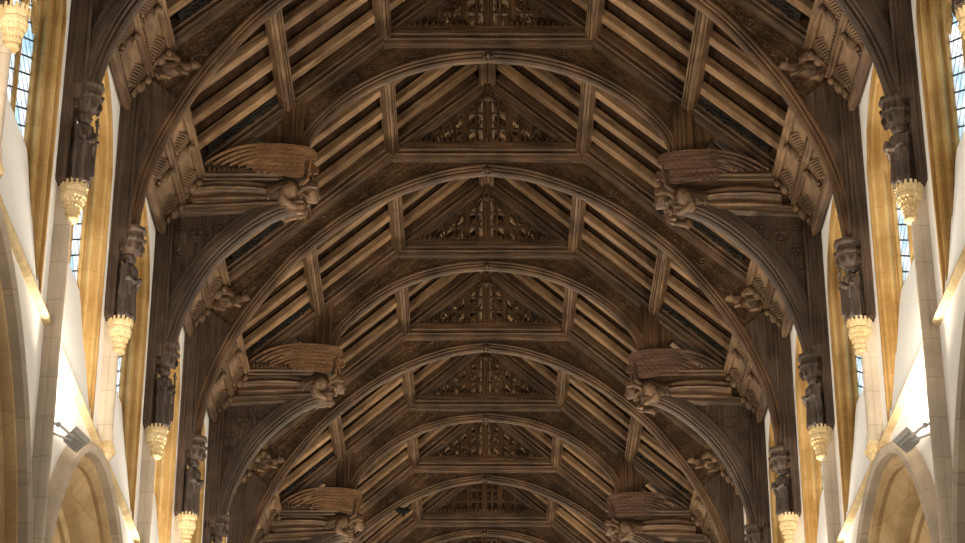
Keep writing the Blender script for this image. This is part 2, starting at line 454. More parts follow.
def fringe_mb():
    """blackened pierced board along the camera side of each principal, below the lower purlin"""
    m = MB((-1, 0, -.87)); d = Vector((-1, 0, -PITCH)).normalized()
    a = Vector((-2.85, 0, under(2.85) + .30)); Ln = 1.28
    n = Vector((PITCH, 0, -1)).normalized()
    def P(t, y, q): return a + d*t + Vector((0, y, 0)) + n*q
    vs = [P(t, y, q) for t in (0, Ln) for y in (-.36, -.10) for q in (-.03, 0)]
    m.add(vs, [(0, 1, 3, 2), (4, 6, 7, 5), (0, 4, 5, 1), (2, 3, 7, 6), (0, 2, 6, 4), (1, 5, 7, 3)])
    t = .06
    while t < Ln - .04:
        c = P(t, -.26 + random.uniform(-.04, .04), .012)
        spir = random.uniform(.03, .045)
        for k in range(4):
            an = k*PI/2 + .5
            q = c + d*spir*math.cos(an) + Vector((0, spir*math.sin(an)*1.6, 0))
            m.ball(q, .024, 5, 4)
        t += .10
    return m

def make_A():
    r = empty('arch_truss')
    wp = both(r, 'wall_post', post_mb(), 'post'); canopy_mb().moved(Matrix.Translation((0, 0, -.08))).obj('canopy', 'post', wp[0], 'auto'); canopy_mb().mirror().moved(Matrix.Translation((0, 0, -.24))).obj('canopy', 'post', wp[1], 'auto')
    rb = MB(); rb.sweep(ARCH_A, neg(rib_prof(.28, .125))); both(r, 'arch_rib', rb, 'frame')
    bz = MB((0, 0, 1)); low = [p for p in outer(ARCH_A, .12) if p[1] < 13.95]
    bz.prism(low + [(-4.45, 12.2), (-4.45, 13.72), (-4.13, 14.16)], -.125, .125)
    for q in (.22, .32): bz.tube([(x, -.125, z) for x, z in outer(ARCH_A, q) if z < 13.5 and x > -4.3], .014, 5)
    both(r, 'brace_timber', bz, 'post')
    cv = spandrel_A(); scrolls(cv, ARCH_A, limA, -.085, start=.55, end=5.0, rmax=.11, d0=.15); both(r, 'carved_spandrel', cv, 'frame', 'auto')
    pp = both(r, 'principal_rafter', principal_mb(), 'frame')
    collar_mb().obj('collar_beam', 'frame', r); crest_mb().obj('cresting', 'frame', r)
    tracery_mb().obj('pierced_tracery', 'frame', r); king_mb().obj('king_post', 'frame', r)
    bs = MB(); boss(bs, 0, 16.50); bs.obj('boss', 'frame', r, True)
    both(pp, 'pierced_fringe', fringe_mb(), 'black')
    return r
def make_H():
    r = empty('hammerbeam_truss')
    wp = both(r, 'wall_post', post_mb(), 'post'); canopy_mb().moved(Matrix.Translation((0, 0, -.08))).obj('canopy', 'post', wp[0], 'auto'); canopy_mb().mirror().moved(Matrix.Translation((0, 0, -.24))).obj('canopy', 'post', wp[1], 'auto')
    rb = MB(); rb.sweep(ARCH_H, neg(rib_prof(.26, .125))); both(r, 'arch_rib', rb, 'frame')
    cv = spandrel_H(); scrolls(cv, ARCH_H, lambda x, z: z > min(16.70, under(x) - .02) or x < -2.62, -.08, start=.55, end=2.9, rmax=.11); both(r, 'carved_spandrel', cv, 'frame', 'auto')
    pp = both(r, 'principal_rafter', principal_mb(), 'frame')
    collar_mb().obj('collar_beam', 'frame', r); crest_mb().obj('cresting', 'frame', r)
    tracery_mb().obj('pierced_tracery', 'frame', r); king_mb().obj('king_post', 'frame', r)
    bs = MB(); boss(bs, 0, 16.50); bs.obj('boss', 'frame', r, True)
    hp = MB((0, 0, 1)); hp.box(-2.84, -2.52, -.13, .13, 14.62, under(2.6) + .1, c=.03)
    for x in (-2.7, -2.64, -2.58): hp.tube([(x, -.13, 14.65), (x, -.13, under(2.6) - .1)], .015, 5)
    both(r, 'hammer_post', hp, 'frame')
    wb = MB((0, 0, 1)); wb.prism([(-2.82, 14.62)] + interp([(-2.90, 14.62), (-2.93, 14.95), (-3.05, 15.2), (-3.30, 15.32)], 4) + [(-3.45, under(3.45) + .08), (-2.82, under(2.82) + .08)], -.06, .06)
    both(r, 'outer_web', wb, 'frame')
    bb = MB(); bb.sweep(BRACE, neg(rib_prof(.30, .20))); bb.sweep(BRACE, neg([(.17, -.13), (.17, .13), (.27, .13), (.27, -.13)]))
    both(r, 'curved_brace', bb, 'post')
    o = outer(BRACE, .25); sp = MB((0, 0, 1)); sp.prism(o + [(-4.4, 12.3), (-4.4, 14.05), (-2.7, 14.15)], -.05, .05); 0
    tr = sp      # trefoils and daggers pierced in the spandrel corner
    for (cx, cz, rr) in ((-3.93, 13.78, .125), (-3.66, 13.87, .08), (-4.13, 13.52, .085), (-4.15, 13.28, .06), (-4.15, 13.85, .06), (-3.45, 13.95, .045)):
        ring = [(cx + rr*math.cos(a*PI/8), -.06, cz + rr*math.sin(a*PI/8)) for a in range(17)]
        tr.tube(ring, .015, 5)
        for k in range(3):
            a = k*2*PI/3 + .5; tr.ball((cx + rr*.45*math.cos(a), -.06, cz + rr*.45*math.sin(a)), (rr*.32, .02, rr*.32), 7, 5)
    both(r, 'pierced_spandrel', sp, 'post', 'auto')
    hb = MB((1, 0, 0))      # the hammer beam: moulded lower rail, core and crested top rail
    hb.sweep([(-4.45, 14.00), (-2.50, 14.10)], beam_prof(.34, .22)[:8] + [(.13, .17), (.13, -.17)] + beam_prof(.34, .22)[-6:]); hb.box(-4.45, -2.6, -.07, .07, 14.10, 14.56)
    both(r, 'hammer_beam', hb, 'frame')
    tp = MB((1, 0, 0)); tp.box(-4.1, -2.80, -.25, .25, 14.555, 14.60); tp.tube([(-4.1, -.25, 14.575), (-2.80, -.25, 14.575)], .028, 6); tp.tube([(-4.1, -.20, 14.53), (-2.84, -.20, 14.53)], .022, 6); tp.box(-4.1, -2.95, -.235, -.20, 14.60, 14.635); tp.box(-4.1, -2.95, .20, .235, 14.60, 14.635)
    x = -3.98
    while x < -3.0:
        for y in (-.235, .2): tp.prism([(x-.022, 14.635), (x-.016, 14.68), (x, 14.70), (x+.016, 14.68), (x+.022, 14.635)], y, y + .03)
        x += .065
    both(r, 'crested_rail', tp, 'angel')
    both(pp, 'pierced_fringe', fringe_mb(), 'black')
    return r
KA = [1, 3, 5, 7, 9]; KH = [2, 4, 6, 8, 10]
trA = make_A(); trH = make_H()
used = {}
for k in range(1, 12):
    src = trA if k % 2 else trH
    o = src if k in (1, 2) else copy_tree(src)
    o.location = (0, TY(k), 0)
    if k % 2: tag(o, 'dark oak arch-braced roof truss without angels, %s truss from the camera' % ORD[k], 'roof truss', 'oak roof trusses of the nave')
    else: tag(o, 'dark oak hammerbeam truss %s, %s truss from the camera' % ('cut by the top of the photo' if k == 2 else 'carrying a pair of angels', ORD[k]), 'roof truss', 'oak roof trusses of the nave')

# ------------------------------------------------------------------ RAFTERS, PURLINS, RIDGE, BOARDS
def slope_mb(x0, x1, w, lift, d, prof=None):
    m = MB()
    m.sweep([(-x0, under(x0) + lift), (-x1, under(x1) + lift)], neg(prof or [(0, -w/2 + .012), (0, w/2 - .012), (.012, w/2), (d, w/2), (d, -w/2), (.012, -w/2)]))
    return m
rl = slope_mb(.05, 4.25, .18, .27, .11).mesh('rafter', 'rafter'); rr = slope_mb(.05, 4.25, .18, .27, .11).mirror().mesh('rafter', 'rafter')
proto = {}
for k in range(2, 10):
    for sd, me in (('left', rl), ('right', rr)):
        for i in range(4):
            if sd in proto: o = proto[sd].copy(); COL.objects.link(o)
            else: o = link('rafter', me); proto[sd] = o
            o.location = (0, TY(k) + .86 + .66 * i, 0)
            tag(o, 'light brown common rafter on %s slope, %s of four beyond the %s truss' % (sd, ['first', 'second', 'third', 'last'][i], ORD[k]), 'rafter', 'common rafters of the roof')
def purlin_mb(x, w):
    m = MB((0, 1, 0)); t = Vector((-1, 0, -PITCH)).normalized(); n = Vector((-PITCH, 0, 1)).normalized()
    h = w / 2
    pr = [(-h, .22), (-h, .07), (-h*.82, .05), (-h*.78, .02), (-h*.55, .0), (-h*.40, .0), (-h*.32, .03), (-h*.12, .03), (-h*.06, -.012), (h*.06, -.012), (h*.12, .03), (h*.32, .03), (h*.40, 0), (h*.55, 0), (h*.78, .02), (h*.82, .05), (h, .07), (h, .22)]
    c = Vector((-x, 0, under(x) + .015)); y0, y1 = .18, S - .18
    vs = [c + t*a + n*b + Vector((0, y, 0)) for y in (y0, y1) for a, b in pr]; k = len(pr)
    m.add(vs, [tuple(range(k)), tuple(range(k, 2*k))] + [(i, (i+1) % k, k + (i+1) % k, k + i) for i in range(k)])
    return m
for tier, x in (('upper', 1.39), ('lower', 2.70)):
    mb = purlin_mb(x, .165 if tier == 'upper' else .19)
    for sd in ('left', 'right'):
        me = (mb if sd == 'left' else mb.mirror()).mesh('purlin', 'purlin'); first = None
        for k in range(3 if tier == 'upper' else 2, 10):
            if first is None: first = o = link('purlin', me)
            else: o = first.copy(); COL.objects.link(o)
            o.location = (0, TY(k), 0)
            tag(o, 'moulded oak %s purlin on %s slope between %s and %s trusses' % (tier, sd, ORD[k], ORD[k+1]), 'purlin', 'moulded purlins of the roof')
rd = MB((0, 1, 0)); pr = [(-.13, 18.25), (-.13, 18.02), (-.10, 17.98), (-.06, 17.98), (-.045, 18.01), (-.015, 18.01), (0, 17.95), (.015, 18.01), (.045, 18.01), (.06, 17.98), (.10, 17.98), (.13, 18.02), (.13, 18.25)]
k_ = len(pr); rd.add([(x, y, z) for y in (.18, S - .18) for x, z in pr], [tuple(range(k_)), tuple(range(k_, 2*k_))] + [(i, (i+1) % k_, k_ + (i+1) % k_, k_ + i) for i in range(k_)])
me = rd.mesh('ridge_beam', 'purlin')
for k in range(3, 10):
    o = link('ridge_beam', me, loc=(0, TY(k), 0))
    tag(o, 'moulded oak ridge beam at the apex between %s and %s trusses' % (ORD[k], ORD[k+1]), 'ridge beam', 'ridge beams of the roof')
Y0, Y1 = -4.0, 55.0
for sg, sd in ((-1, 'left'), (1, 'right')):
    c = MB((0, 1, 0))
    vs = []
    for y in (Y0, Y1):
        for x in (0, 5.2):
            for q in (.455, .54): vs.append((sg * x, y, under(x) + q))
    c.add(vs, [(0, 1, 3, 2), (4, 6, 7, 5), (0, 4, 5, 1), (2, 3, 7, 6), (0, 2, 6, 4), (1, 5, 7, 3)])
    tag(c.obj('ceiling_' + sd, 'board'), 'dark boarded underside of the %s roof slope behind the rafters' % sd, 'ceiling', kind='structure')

# ------------------------------------------------------------------ CORNICES
A0 = Vector((-4.44, 0, 13.74)); A1 = Vector((-3.92, 0, 14.60)); AT = (A1 - A0).normalized(); AL = (A1 - A0).length
AN = Vector((AT.z, 0, -AT.x))
def CP(t, y, n): return A0 + AT*t + AN*n + Vector((0, y, 0))
def cbox(m, t0, t1, y0, y1, n0, n1):
    vs = [CP(t, y, n) for t in (t0, t1) for y in (y0, y1) for n in (n0, n1)]
    m.add(vs, [(0, 1, 3, 2), (4, 6, 7, 5), (0, 4, 5, 1), (2, 3, 7, 6), (0, 2, 6, 4), (1, 5, 7, 3)])
def cprof(m, prof, y0, y1):
    k = len(prof)
    m.add([CP(t, y, n) for y in (y0, y1) for t, n in prof], [tuple(range(k)), tuple(range(k, 2*k))] + [(i, (i+1) % k, k + (i+1) % k, k + i) for i in range(k)])
YA, YB = .16, S - .16
def make_cornice(seed):
    random.seed(seed)
    r = empty('carved_cornice', (0, 0, 0))
    parts = []
    m = MB((0, 1, 0)); cbox(m, 0, AL, YA, YB, -.10, 0.0); parts.append(('backing_board', m, 'carve', False))
    m = MB((0, 1, 0)); cprof(m, [(0, 0), (-.02, .05), (.0, .09), (.03, .10), (.05, .07), (.08, .08), (.10, .05), (.14, .04), (.15, 0)], YA, YB); parts.append(('lower_moulding', m, 'carve', False))
    m = MB((0, 1, 0)); cprof(m, [(.46, 0), (.47, .05), (.50, .075), (.525, .05), (.55, .085), (.57, .05), (.585, 0)], YA, YB)
    y = YA + .03
    while y < YB - .03:
        cbox(m, .575, .62, y, y + .035, .02, .055); y += .07
    parts.append(('middle_moulding', m, 'carve', False))
    m = MB((0, 1, 0)); cprof(m, [(.90, 0), (.91, .06), (.94, .09), (.96, .07), (.985, .10), (1.01, .10), (1.01, -.05), (.95, -.05)], YA, YB); parts.append(('upper_moulding', m, 'purlin', False))
    n = 3; w = (YB - YA) / n
    for i in range(n):
        a = YA + i * w; b = a + w
        m = MB((0, 1, 0)); cbox(m, .15, .46, a + .05, b - .24, .0, .018); cbox(m, .60, .90, a + .05, b - .24, 0, .018); parts.append(('pale_panel', m, 'panel', False))
        m = MB((0, 0, 1)); cbox(m, .15, .90, b - .045, b, 0, .05); cbox(m, .15, .90, b - .25, b - .22, 0, .04); parts.append(('divider', m, 'carve', False))
        m = MB((0, 0, 1))
        for (t0, t1) in ((.15, .46), (.60, .90)):
            cm = (t0 + t1) / 2
            # little half-length figure with spread wings
            yc = b - .135
            m.ball(CP(cm, yc, .06), (.07, .075, .10), 8, 6); m.ball(CP(cm + .11, yc, .10), (.05, .048, .055), 8, 6)
            for sg in (-1, 1):
                m.tube([CP(cm + .05, yc + sg*.04, .06), CP(cm - .02, yc + sg*.06, .09), CP(cm - .03, yc + sg*.015, .12)], .018, 6)
            for q in range(7):   # feathers fanned over the pale board
                f = q / 6
                m.tube([CP(cm + .12 - .02*q, yc - .06, .05), CP(cm + .13 - .040*q, yc - .17 - .06*(1-f), .045), CP(cm + .04 - .030*q, yc - .27 - .15*(1-f), .02)], [.022, .020, .009], 5)
            for q in range(14):
                m.ball(CP(t0 + random.uniform(.0, .31), b - random.uniform(.03, .24), .03), random.uniform(.018, .036), 6, 4)
        parts.append(('demi_angel_carving', m, 'carve', True))
    return parts
cp = make_cornice(3)
# the root of the prototype is rebuilt per side
for o in [o for o in bpy.data.objects if o.name.startswith('carved_cornice')]: bpy.data.objects.remove(o)
for sd in ('left', 'right'):
    first = None
    for k in range(2, 10):
        if first is None:
            first = o = empty('carved_cornice')
            for nm, mb, mt, smt in cp: (mb if sd == 'left' else mb.mirror()).obj(nm, mt, o, smt)
        else: o = copy_tree(first)
        o.location = (0, TY(k), 0)
        tag(o, 'carved oak cornice with small angels along %s wall between %s and %s trusses' % (sd, ORD[k], ORD[k+1]), 'cornice', 'carved cornices above the windows')
random.seed(11)

# ------------------------------------------------------------------ ANGELS (hammerbeam ends)
def angel_mb():
    m = MB((1, 0, 0))
    # robe: lofted along x with deep lengthwise folds
    secs = [(-4.02, .19, .17, 14.34), (-3.9, .21, .19, 14.345), (-3.6, .225, .21, 14.35), (-3.3, .215, .20, 14.355), (-3.1, .185, .175, 14.36), (-2.98, .165, .16, 14.365), (-2.86, .21, .18, 14.38), (-2.72, .25, .19, 14.40), (-2.62, .22, .17, 14.40), (-2.56, .13, .12, 14.40)]
    seg = 40; vs = []
    for i, (x, ry, rz, cz) in enumerate(secs):
        for j in range(seg):
            a = 2*PI*j/seg
            amp = .17 if i < 5 else .04
            f = 1 + amp * math.sin(9*a + .3*math.sin(x*5)) * (1 if i < 6 else .3) + amp*.5*math.sin(17*a + 1)
            vs.append((x, ry*f*math.cos(a), cz + rz*f*math.sin(a)))
    n = len(secs)
    m.add(vs, [(i*seg+j, i*seg+(j+1) % seg, (i+1)*seg+(j+1) % seg, (i+1)*seg+j) for i in range(n-1) for j in range(seg)] + [tuple(range(seg)), tuple((n-1)*seg+j for j in range(seg))])
    # girdle
    m.tube([(-2.98, .175*math.cos(a*PI/8), 14.365 + .168*math.sin(a*PI/8)) for a in range(17)], .022, 6)
    # neck and head, face turned down and forward
    m.tube([(-2.60, 0, 14.40), (-2.50, 0, 14.40), (-2.42, 0, 14.40)], [.085, .07, .075], 10)
    m.ball((-2.43, 0, 14.41), (.125, .12, .135), 16, 12)
    m.ball((-2.385, 0, 14.35), (.08, .08, .085), 12, 9)
    m.tube([(-2.325, 0, 14.40), (-2.295, 0, 14.355), (-2.305, 0, 14.335)], [.012, .022, .018], 6)      # nose
    m.ball((-2.33, 0, 14.295), (.022, .035, .012), 8, 5); m.ball((-2.345, 0, 14.275), (.02, .03, .02), 8, 5)
    for sg in (-1, 1):
        m.ball((-2.325, sg*.04, 14.405), (.02, .026, .012), 8, 5); m.ball((-2.322, sg*.038, 14.385), (.014, .018, .011), 8, 5)
        m.ball((-2.43, sg*.108, 14.375), (.025, .015, .035), 8, 5)
        # arms: shoulder, elbow, forearm into a wide sleeve, hand with fingers
        m.tube([(-2.68, sg*.19, 14.42), (-2.74, sg*.26, 14.34), (-2.80, sg*.27, 14.24)], [.09, .07, .058], 10)
        m.tube([(-2.80, sg*.27, 14.24), (-2.72, sg*.23, 14.16), (-2.60, sg*.14, 14.13)], [.058, .05, .036], 10)
        m.tube([(-2.82, sg*.27, 14.24), (-2.80, sg*.26, 14.16), (-2.77, sg*.25, 14.10)], [.04, .04, .02], 8)
        m.ball((-2.56, sg*.07, 14.09), (.045, .03, .035), 8, 6)
        for q in range(4):
            m.tube([(-2.535, sg*.06, 14.075 + q*.017), (-2.49, sg*.035, 14.085 + q*.018), (-2.465, sg*.008, 14.10 + q*.017)], [.012, .011, .008], 5)
        m.tube([(-2.57, sg*.05, 14.12), (-2.54, sg*.03, 14.15), (-2.51, sg*.01, 14.155)], [.013, .011, .008], 5)
    return m
def hair_mb():
    m = MB((0, 0, 1))
    for i in range(11):
        a = (i - 5) * PI / 11.0
        sy = math.sin(a); cz = math.cos(a)
        m.tube([(-2.33, .115*sy*.9, 14.43 + .115*cz), (-2.43, .15*sy, 14.43 + .15*cz), (-2.53, .155*sy, 14.39 + .135*cz), (-2.58, .14*sy, 14.31 + .11*cz)], [.028, .040, .042, .030], 7)
    for sg in (-1, 1):
        for i in range(3): m.ball((-2.47 - .04*i, sg*.125, 14.31 + .02*i), .038, 7, 5)
    return m
def wing_mb(y):
    """covert panel and long primaries, swept back towards the wall; y is the side of the figure"""
    m = MB((1, 0, 0)); sg = 1 if y > 0 else -1
    def W(x, z, q=0): return (x, y + sg*(.05*(z - 14.55) + .05*math.sin((x + 2.4)*-2)) + q, z)
    top = interp([(-2.36, 14.83), (-2.34, 14.90), (-2.42, 14.985), (-2.62, 15.02), (-2.85, 15.03), (-3.05, 15.02)], 4)
    bot = interp([(-3.05, 14.66), (-2.95, 14.60), (-2.70, 14.55), (-2.54, 14.55), (-2.50, 14.62), (-2.50, 14.78), (-2.44, 14.84)], 4)
    poly = top + bot; n = len(poly)
    tri = tessellate_polygon([[Vector((x, z, 0)) for x, z in poly]])
    vs = [W(x, z, -.02) for x, z in poly] + [W(x, z, .02) for x, z in poly]
    m.add(vs, [tuple(t) for t in tri] + [tuple(i+n for i in t) for t in tri] + [(i, (i+1) % n, n+(i+1) % n, n+i) for i in range(n)])
    # scale feathers in rows over the coverts
    for r in range(7):
        for c in range(7):
            x = -2.55 - c*.095 - (r % 2)*.045; z = 14.98 - r*.062
            if z < 14.60 and x > -2.6: continue
            for s2 in (-1, 1): m.ball(W(x, z, s2*.022), (.052, .005, .034), 7, 4)
    # long feathers
    for i in range(8):
        z0 = 15.02 - i*.052; xe = -3.86 + i*.115; ze = 14.745 - i*.012
        x0 = -2.95; pts = []
        for k in range(9):
            t = k / 8
            x = x0 + (xe - x0)*t; z = z0 + (ze - z0) * (t ** (2.6 - i*.12))
            pts.append(W(x, z, -sg*.0 + (i % 2)*.008))
        wv = [.026, .026, .026, .026, .026, .026, .025, .022, .009]
        vs = []; 
        for k, p in enumerate(pts):
            a = Vector(pts[max(k-1, 0)]); b = Vector(pts[min(k+1, 8)]); t = (b-a).normalized(); nn = Vector((-t.z, 0, t.x))
            P = Vector(p)
            for (q, yy) in ((1, 0), (.5, .022), (-.3, .026), (-1, 0), (-.3, -.026), (.5, -.022)): vs.append(P + nn*wv[k]*q + Vector((0, yy, 0)))
        m.add(vs, [(k*6+j, k*6+(j+1) % 6, (k+1)*6+(j+1) % 6, (k+1)*6+j) for k in range(8) for j in range(6)] + [tuple(range(6)), tuple(48+j for j in range(6))])
    m.tube([W(-2.41, 14.86), W(-2.43, 14.72), W(-2.45, 14.52), (-2.56, y*.7, 14.46)], [.022, .02, .024, .04], 7)   # strut down to the shoulder
    return m
am = remeshed(angel_mb(), 'figure', 'angel', .012); amr = mirrored_mesh(am, 'figure')
hm = hair_mb().mesh('hair', 'angel', True); hmr = mirrored_mesh(hm, 'hair')
wm = [wing_mb(y).mesh('wing', 'wing') for y in (-.21, .21)]; wmr = [mirrored_mesh(w_, 'wing') for w_ in wm]
for w_ in wmr: w_.materials.clear(); w_.materials.append(M['wing2'])
for sd, F, Hh, Ws in (('left', am, hm, wm), ('right', amr, hmr, wmr)):
    first = None; sx = -1 if sd == 'left' else 1
    for k in (4, 6, 8):
        if first is None:
            first = o = empty('carved_angel', (0, 0, 0))
            fg = link('figure', F, o); link('hair', Hh, fg)
            for w_ in Ws: link('wing', w_, o)
        else: o = copy_tree(first)
        o.location = (0, TY(k), 0) if sd == 'left' else (-.05, TY(k), -.09)
        d = {(4, 'left'): 'large carved oak angel with bright golden wings on left hammerbeam, nearest of the left row',
             (4, 'right'): 'large carved oak angel with reddish brown wings on right hammerbeam, nearest of the right row',
             (6, 'left'): 'carved oak angel with spread wings, second along the left row of hammerbeams',
             (6, 'right'): 'carved oak angel with spread wings, second along the right row of hammerbeams',
             (8, 'left'): 'small distant carved angel at the photo bottom, third along the left hammerbeams',
             (8, 'right'): 'small distant carved angel at the photo bottom, third along the right hammerbeams'}[(k, sd)]
        tag(o, d, 'angel carving', 'carved angels on the hammerbeams')

# ------------------------------------------------------------------ STATUES on the wall posts
def statue_mb(var):
    m = MB((0, 0, 1)); cx = -4.255
    secs = [(11.0, .115), (11.05, .12), (11.2, .115), (11.4, .11), (11.52, .10), (11.62, .115), (11.68, .115), (11.72, .08), (11.75, .045)]
    seg = 32; vs = []
    for i, (z, r) in enumerate(secs):
        for j in range(seg):
            a = 2*PI*j/seg; amp = .14 if i < 4 else .05
            f = 1 + amp*math.sin(7*a + z*3 + var) + amp*.4*math.sin(13*a)
            vs.append((cx + 1.0*r*f*math.cos(a), 1.25*r*f*math.sin(a), z))
    n = len(secs)
    m.add(vs, [(i*seg+j, i*seg+(j+1) % seg, (i+1)*seg+(j+1) % seg, (i+1)*seg+j) for i in range(n-1) for j in range(seg)] + [tuple(range(seg)), tuple((n-1)*seg+j for j in range(seg))])
    hz = 11.82
    m.tube([(cx, 0, 11.70), (cx + .01, 0, hz)], [.045, .04], 8)
    m.ball((cx + .015, 0, hz), (.065, .06, .078), 12, 10)
    m.tube([(cx + .068, 0, hz + .015), (cx + .085, 0, hz - .012)], [.008, .012], 5)
    m.ball((cx + .065, 0, hz - .038), (.012, .02, .008), 6, 4)
    m.ball((cx - .01, 0, hz + .022), (.078, .078, .076), 10, 8)
    for sg in (-1, 1):
        m.ball((cx - .01, sg*.055, hz - .02), (.03, .022, .06), 8, 6)
        m.ball((cx + .066, sg*.02, hz + .015), (.008, .012, .006), 6, 4)
        hx = cx + .135; hz2 = 11.52 + (.06 if (var == 1 and sg < 0) else 0)
        m.tube([(cx, sg*.115, 11.64), (cx + .03, sg*.15, 11.50), (cx + .09, sg*.11, 11.46), (hx, sg*.045, hz2)], [.045, .046, .038, .022], 8)
        m.tube([(cx + .06, sg*.13, 11.48), (cx + .07, sg*.13, 11.30)], [.035, .012], 6)
        m.ball((hx + .005, sg*.035, hz2 + .01), (.025, .018, .025), 7, 5)
        for q in range(4): m.tube([(hx + .015, sg*.03, hz2 + q*.011), (hx + .04, sg*.012, hz2 + q*.012)], .006, 4)
    if var == 0: m.box(cx + .13, cx + .17, -.055, .055, 11.50, 11.62)
    if var == 1: m.tube([(cx + .15, -.05, 11.05), (cx + .15, -.05, 11.80)], .014, 6); m.box(cx + .13, cx + .17, -.11, .01, 11.70, 11.74)
    if var == 2:
        for sg in (-1, 1):
            m.prism([(cx - .05, 11.70), (cx + .02, 11.72), (cx + .03, 11.45), (cx - .02, 11.12), (cx - .07, 11.3)], sg*.15 - .012, sg*.15 + .012)
    m.box(cx - .10, cx + .10, -.13, .13, 10.975, 11.02, c=.03)
    return m
sm = [remeshed(statue_mb(v), 'wall_post_figure', 'statue', .010) for v in range(3)]
smr = [mirrored_mesh(x, 'wall_post_figure') for x in sm]
def squash(me, f):
    me.transform(Matrix.Translation((0, 0, 10.98)) @ Matrix.Diagonal((1, 1, f, 1)) @ Matrix.Translation((0, 0, -10.98)))
for x in sm: squash(x, .93)
for x in smr: squash(x, .78)
SD = {0: 'robed figure holding a book', 1: 'robed figure holding a staff', 2: 'robed figure with folded wings'}
for sd, ms in (('left', sm), ('right', smr)):
    prot = {}
    for k in range(1 if sd == 'right' else 2, 8 if sd == 'right' else 7):
        v = {('left', 2): 1, ('left', 3): 2, ('right', 2): 0}.get((sd, k), (k + (sd == 'right')) % 3)
        if v in prot: o = prot[v].copy(); COL.objects.link(o)
        else: o = prot[v] = link('wall_post_figure', ms[v])
        o.location = (0, TY(k), 0)
        tag(o, 'dark oak %s, %s wall, %s post from camera' % (SD[v], sd, ORD[k]), 'statue', 'carved figures on the wall posts')

# carved winged creatures at the feet of the arch trusses
def beast_mb():
    m = MB((1, 0, 0))
    m.tube([(-4.02, 0, 14.18), (-3.88, 0, 14.24), (-3.72, 0, 14.27), (-3.60, 0, 14.29)], [.09, .12, .10, .06], 10)
    m.ball((-3.54, 0, 14.31), (.085, .07, .07), 10, 8); m.tube([(-3.50, 0, 14.29), (-3.42, 0, 14.27)], [.045, .025], 7)
    for sg in (-1, 1):
        m.tube([(-3.72, sg*.09, 14.22), (-3.66, sg*.13, 14.14), (-3.58, sg*.12, 14.12)], [.04, .035, .025], 7)
        m.tube([(-3.95, sg*.10, 14.18), (-3.90, sg*.15, 14.07), (-3.80, sg*.14, 14.05)], [.05, .04, .028], 7)
        m.ball((-3.56, sg*.05, 14.38), (.02, .015, .03), 6, 4)
        for q in range(5):
            m.tube([(-3.70, sg*.10, 14.33), (-3.80 - .03*q, sg*(.16 + .02*q), 14.40 - .03*q), (-3.98 - .01*q, sg*(.20 + .02*q), 14.38 - .07*q)], [.025, .028, .012], 6)
    return m
bm_ = remeshed(beast_mb(), 'carved_beast', 'purlin', .011); bmr = mirrored_mesh(bm_, 'carved_beast')
for sd, me in (('left', bm_), ('right', bmr)):
    first = None
    for k in (3, 5, 7, 9):
        if first is None: first = o = link('carved_beast', me)
        else: o = first.copy(); COL.objects.link(o)
        o.location = ((-.08 if sd == 'left' else .08), TY(k) - .10, .06)
        tag(o, 'carved winged creature at the %s cornice end of the %s truss from camera' % (sd, ORD[k]), 'carving', 'winged creatures at the arch feet')

# ------------------------------------------------------------------ SHAFTS WITH CAPITALS
def capital_mb():
    m = MB(); cx = -4.30
    m.lathe(cx, 0, [(.065, 10.56), (.08, 10.58), (.08, 10.60), (.065, 10.62), (.072, 10.68), (.09, 10.75), (.12, 10.80), (.14, 10.82), (.14, 10.86), (.125, 10.88), (.14, 10.91), (.14, 10.955), (.12, 10.97)], 8)
    for j in range(16):
        a = 2*PI*j/16
        m.box(cx + .135*math.cos(a) - .013, cx + .135*math.cos(a) + .013, .135*math.sin(a) - .013, .135*math.sin(a) + .013, 10.93, 10.99)
        for z, r, s in ((10.66, .072, .016), (10.73, .088, .020), (10.79, .112, .020)):
            b = a + (z*7 % 1)
            m.ball((cx + r*math.cos(b), r*math.sin(b), z), (s, s, s*1.2), 6, 4)
    return m
def shaft_mb(z0):
    m = MB(); m.lathe(-4.355, 0, [(.075, z0), (.075, z0 + .1), (.062, z0 + .13), (.062, 10.57)], 12)
    m.box(-4.49, -4.36, -.045, .045, z0, 10.95); return m
def stop_mb():
    m = MB(); m.lathe(-4.355, 0, [(.04, 9.24), (.08, 9.29), (.095, 9.36), (.09, 9.42), (.07, 9.48)], 10)
    for j in range(8):
        a = 2*PI*j/8; m.ball((-4.355 + .08*math.cos(a), .08*math.sin(a), 9.34), (.035, .035, .045), 6, 4)
    return m
for sd in ('left', 'right'):
    fl = (lambda mb: mb) if sd == 'left' else (lambda mb: mb.mirror())
    long_, short_ = None, None
    for k in range(1 if True else 2, 8):
        if k % 2 == 0:
            if long_ is None:
                long_ = o = empty('wall_shaft'); fl(capital_mb()).obj('capital', 'cap', o, 'auto'); fl(shaft_mb(-1.6)).obj('shaft', 'shaft', o, 'auto')
            else: o = copy_tree(long_)
            d = 'long stone wall shaft with leafy capital under the %s truss, %s wall'
        else:
            if short_ is None:
                short_ = o = empty('wall_shaft'); fl(capital_mb()).obj('capital', 'cap', o, 'auto'); fl(shaft_mb(9.45)).obj('shaft', 'shaft', o, 'auto'); fl(stop_mb()).obj('carved_stop', 'cap', o, 'auto')
            else: o = copy_tree(short_)
            d = 'short stone wall shaft with leafy capital under the %s truss, %s wall'
        o.location = (0, TY(k), 0)
        tag(o, d % (ORD[k], sd), 'wall shaft', 'stone shafts between the windows')

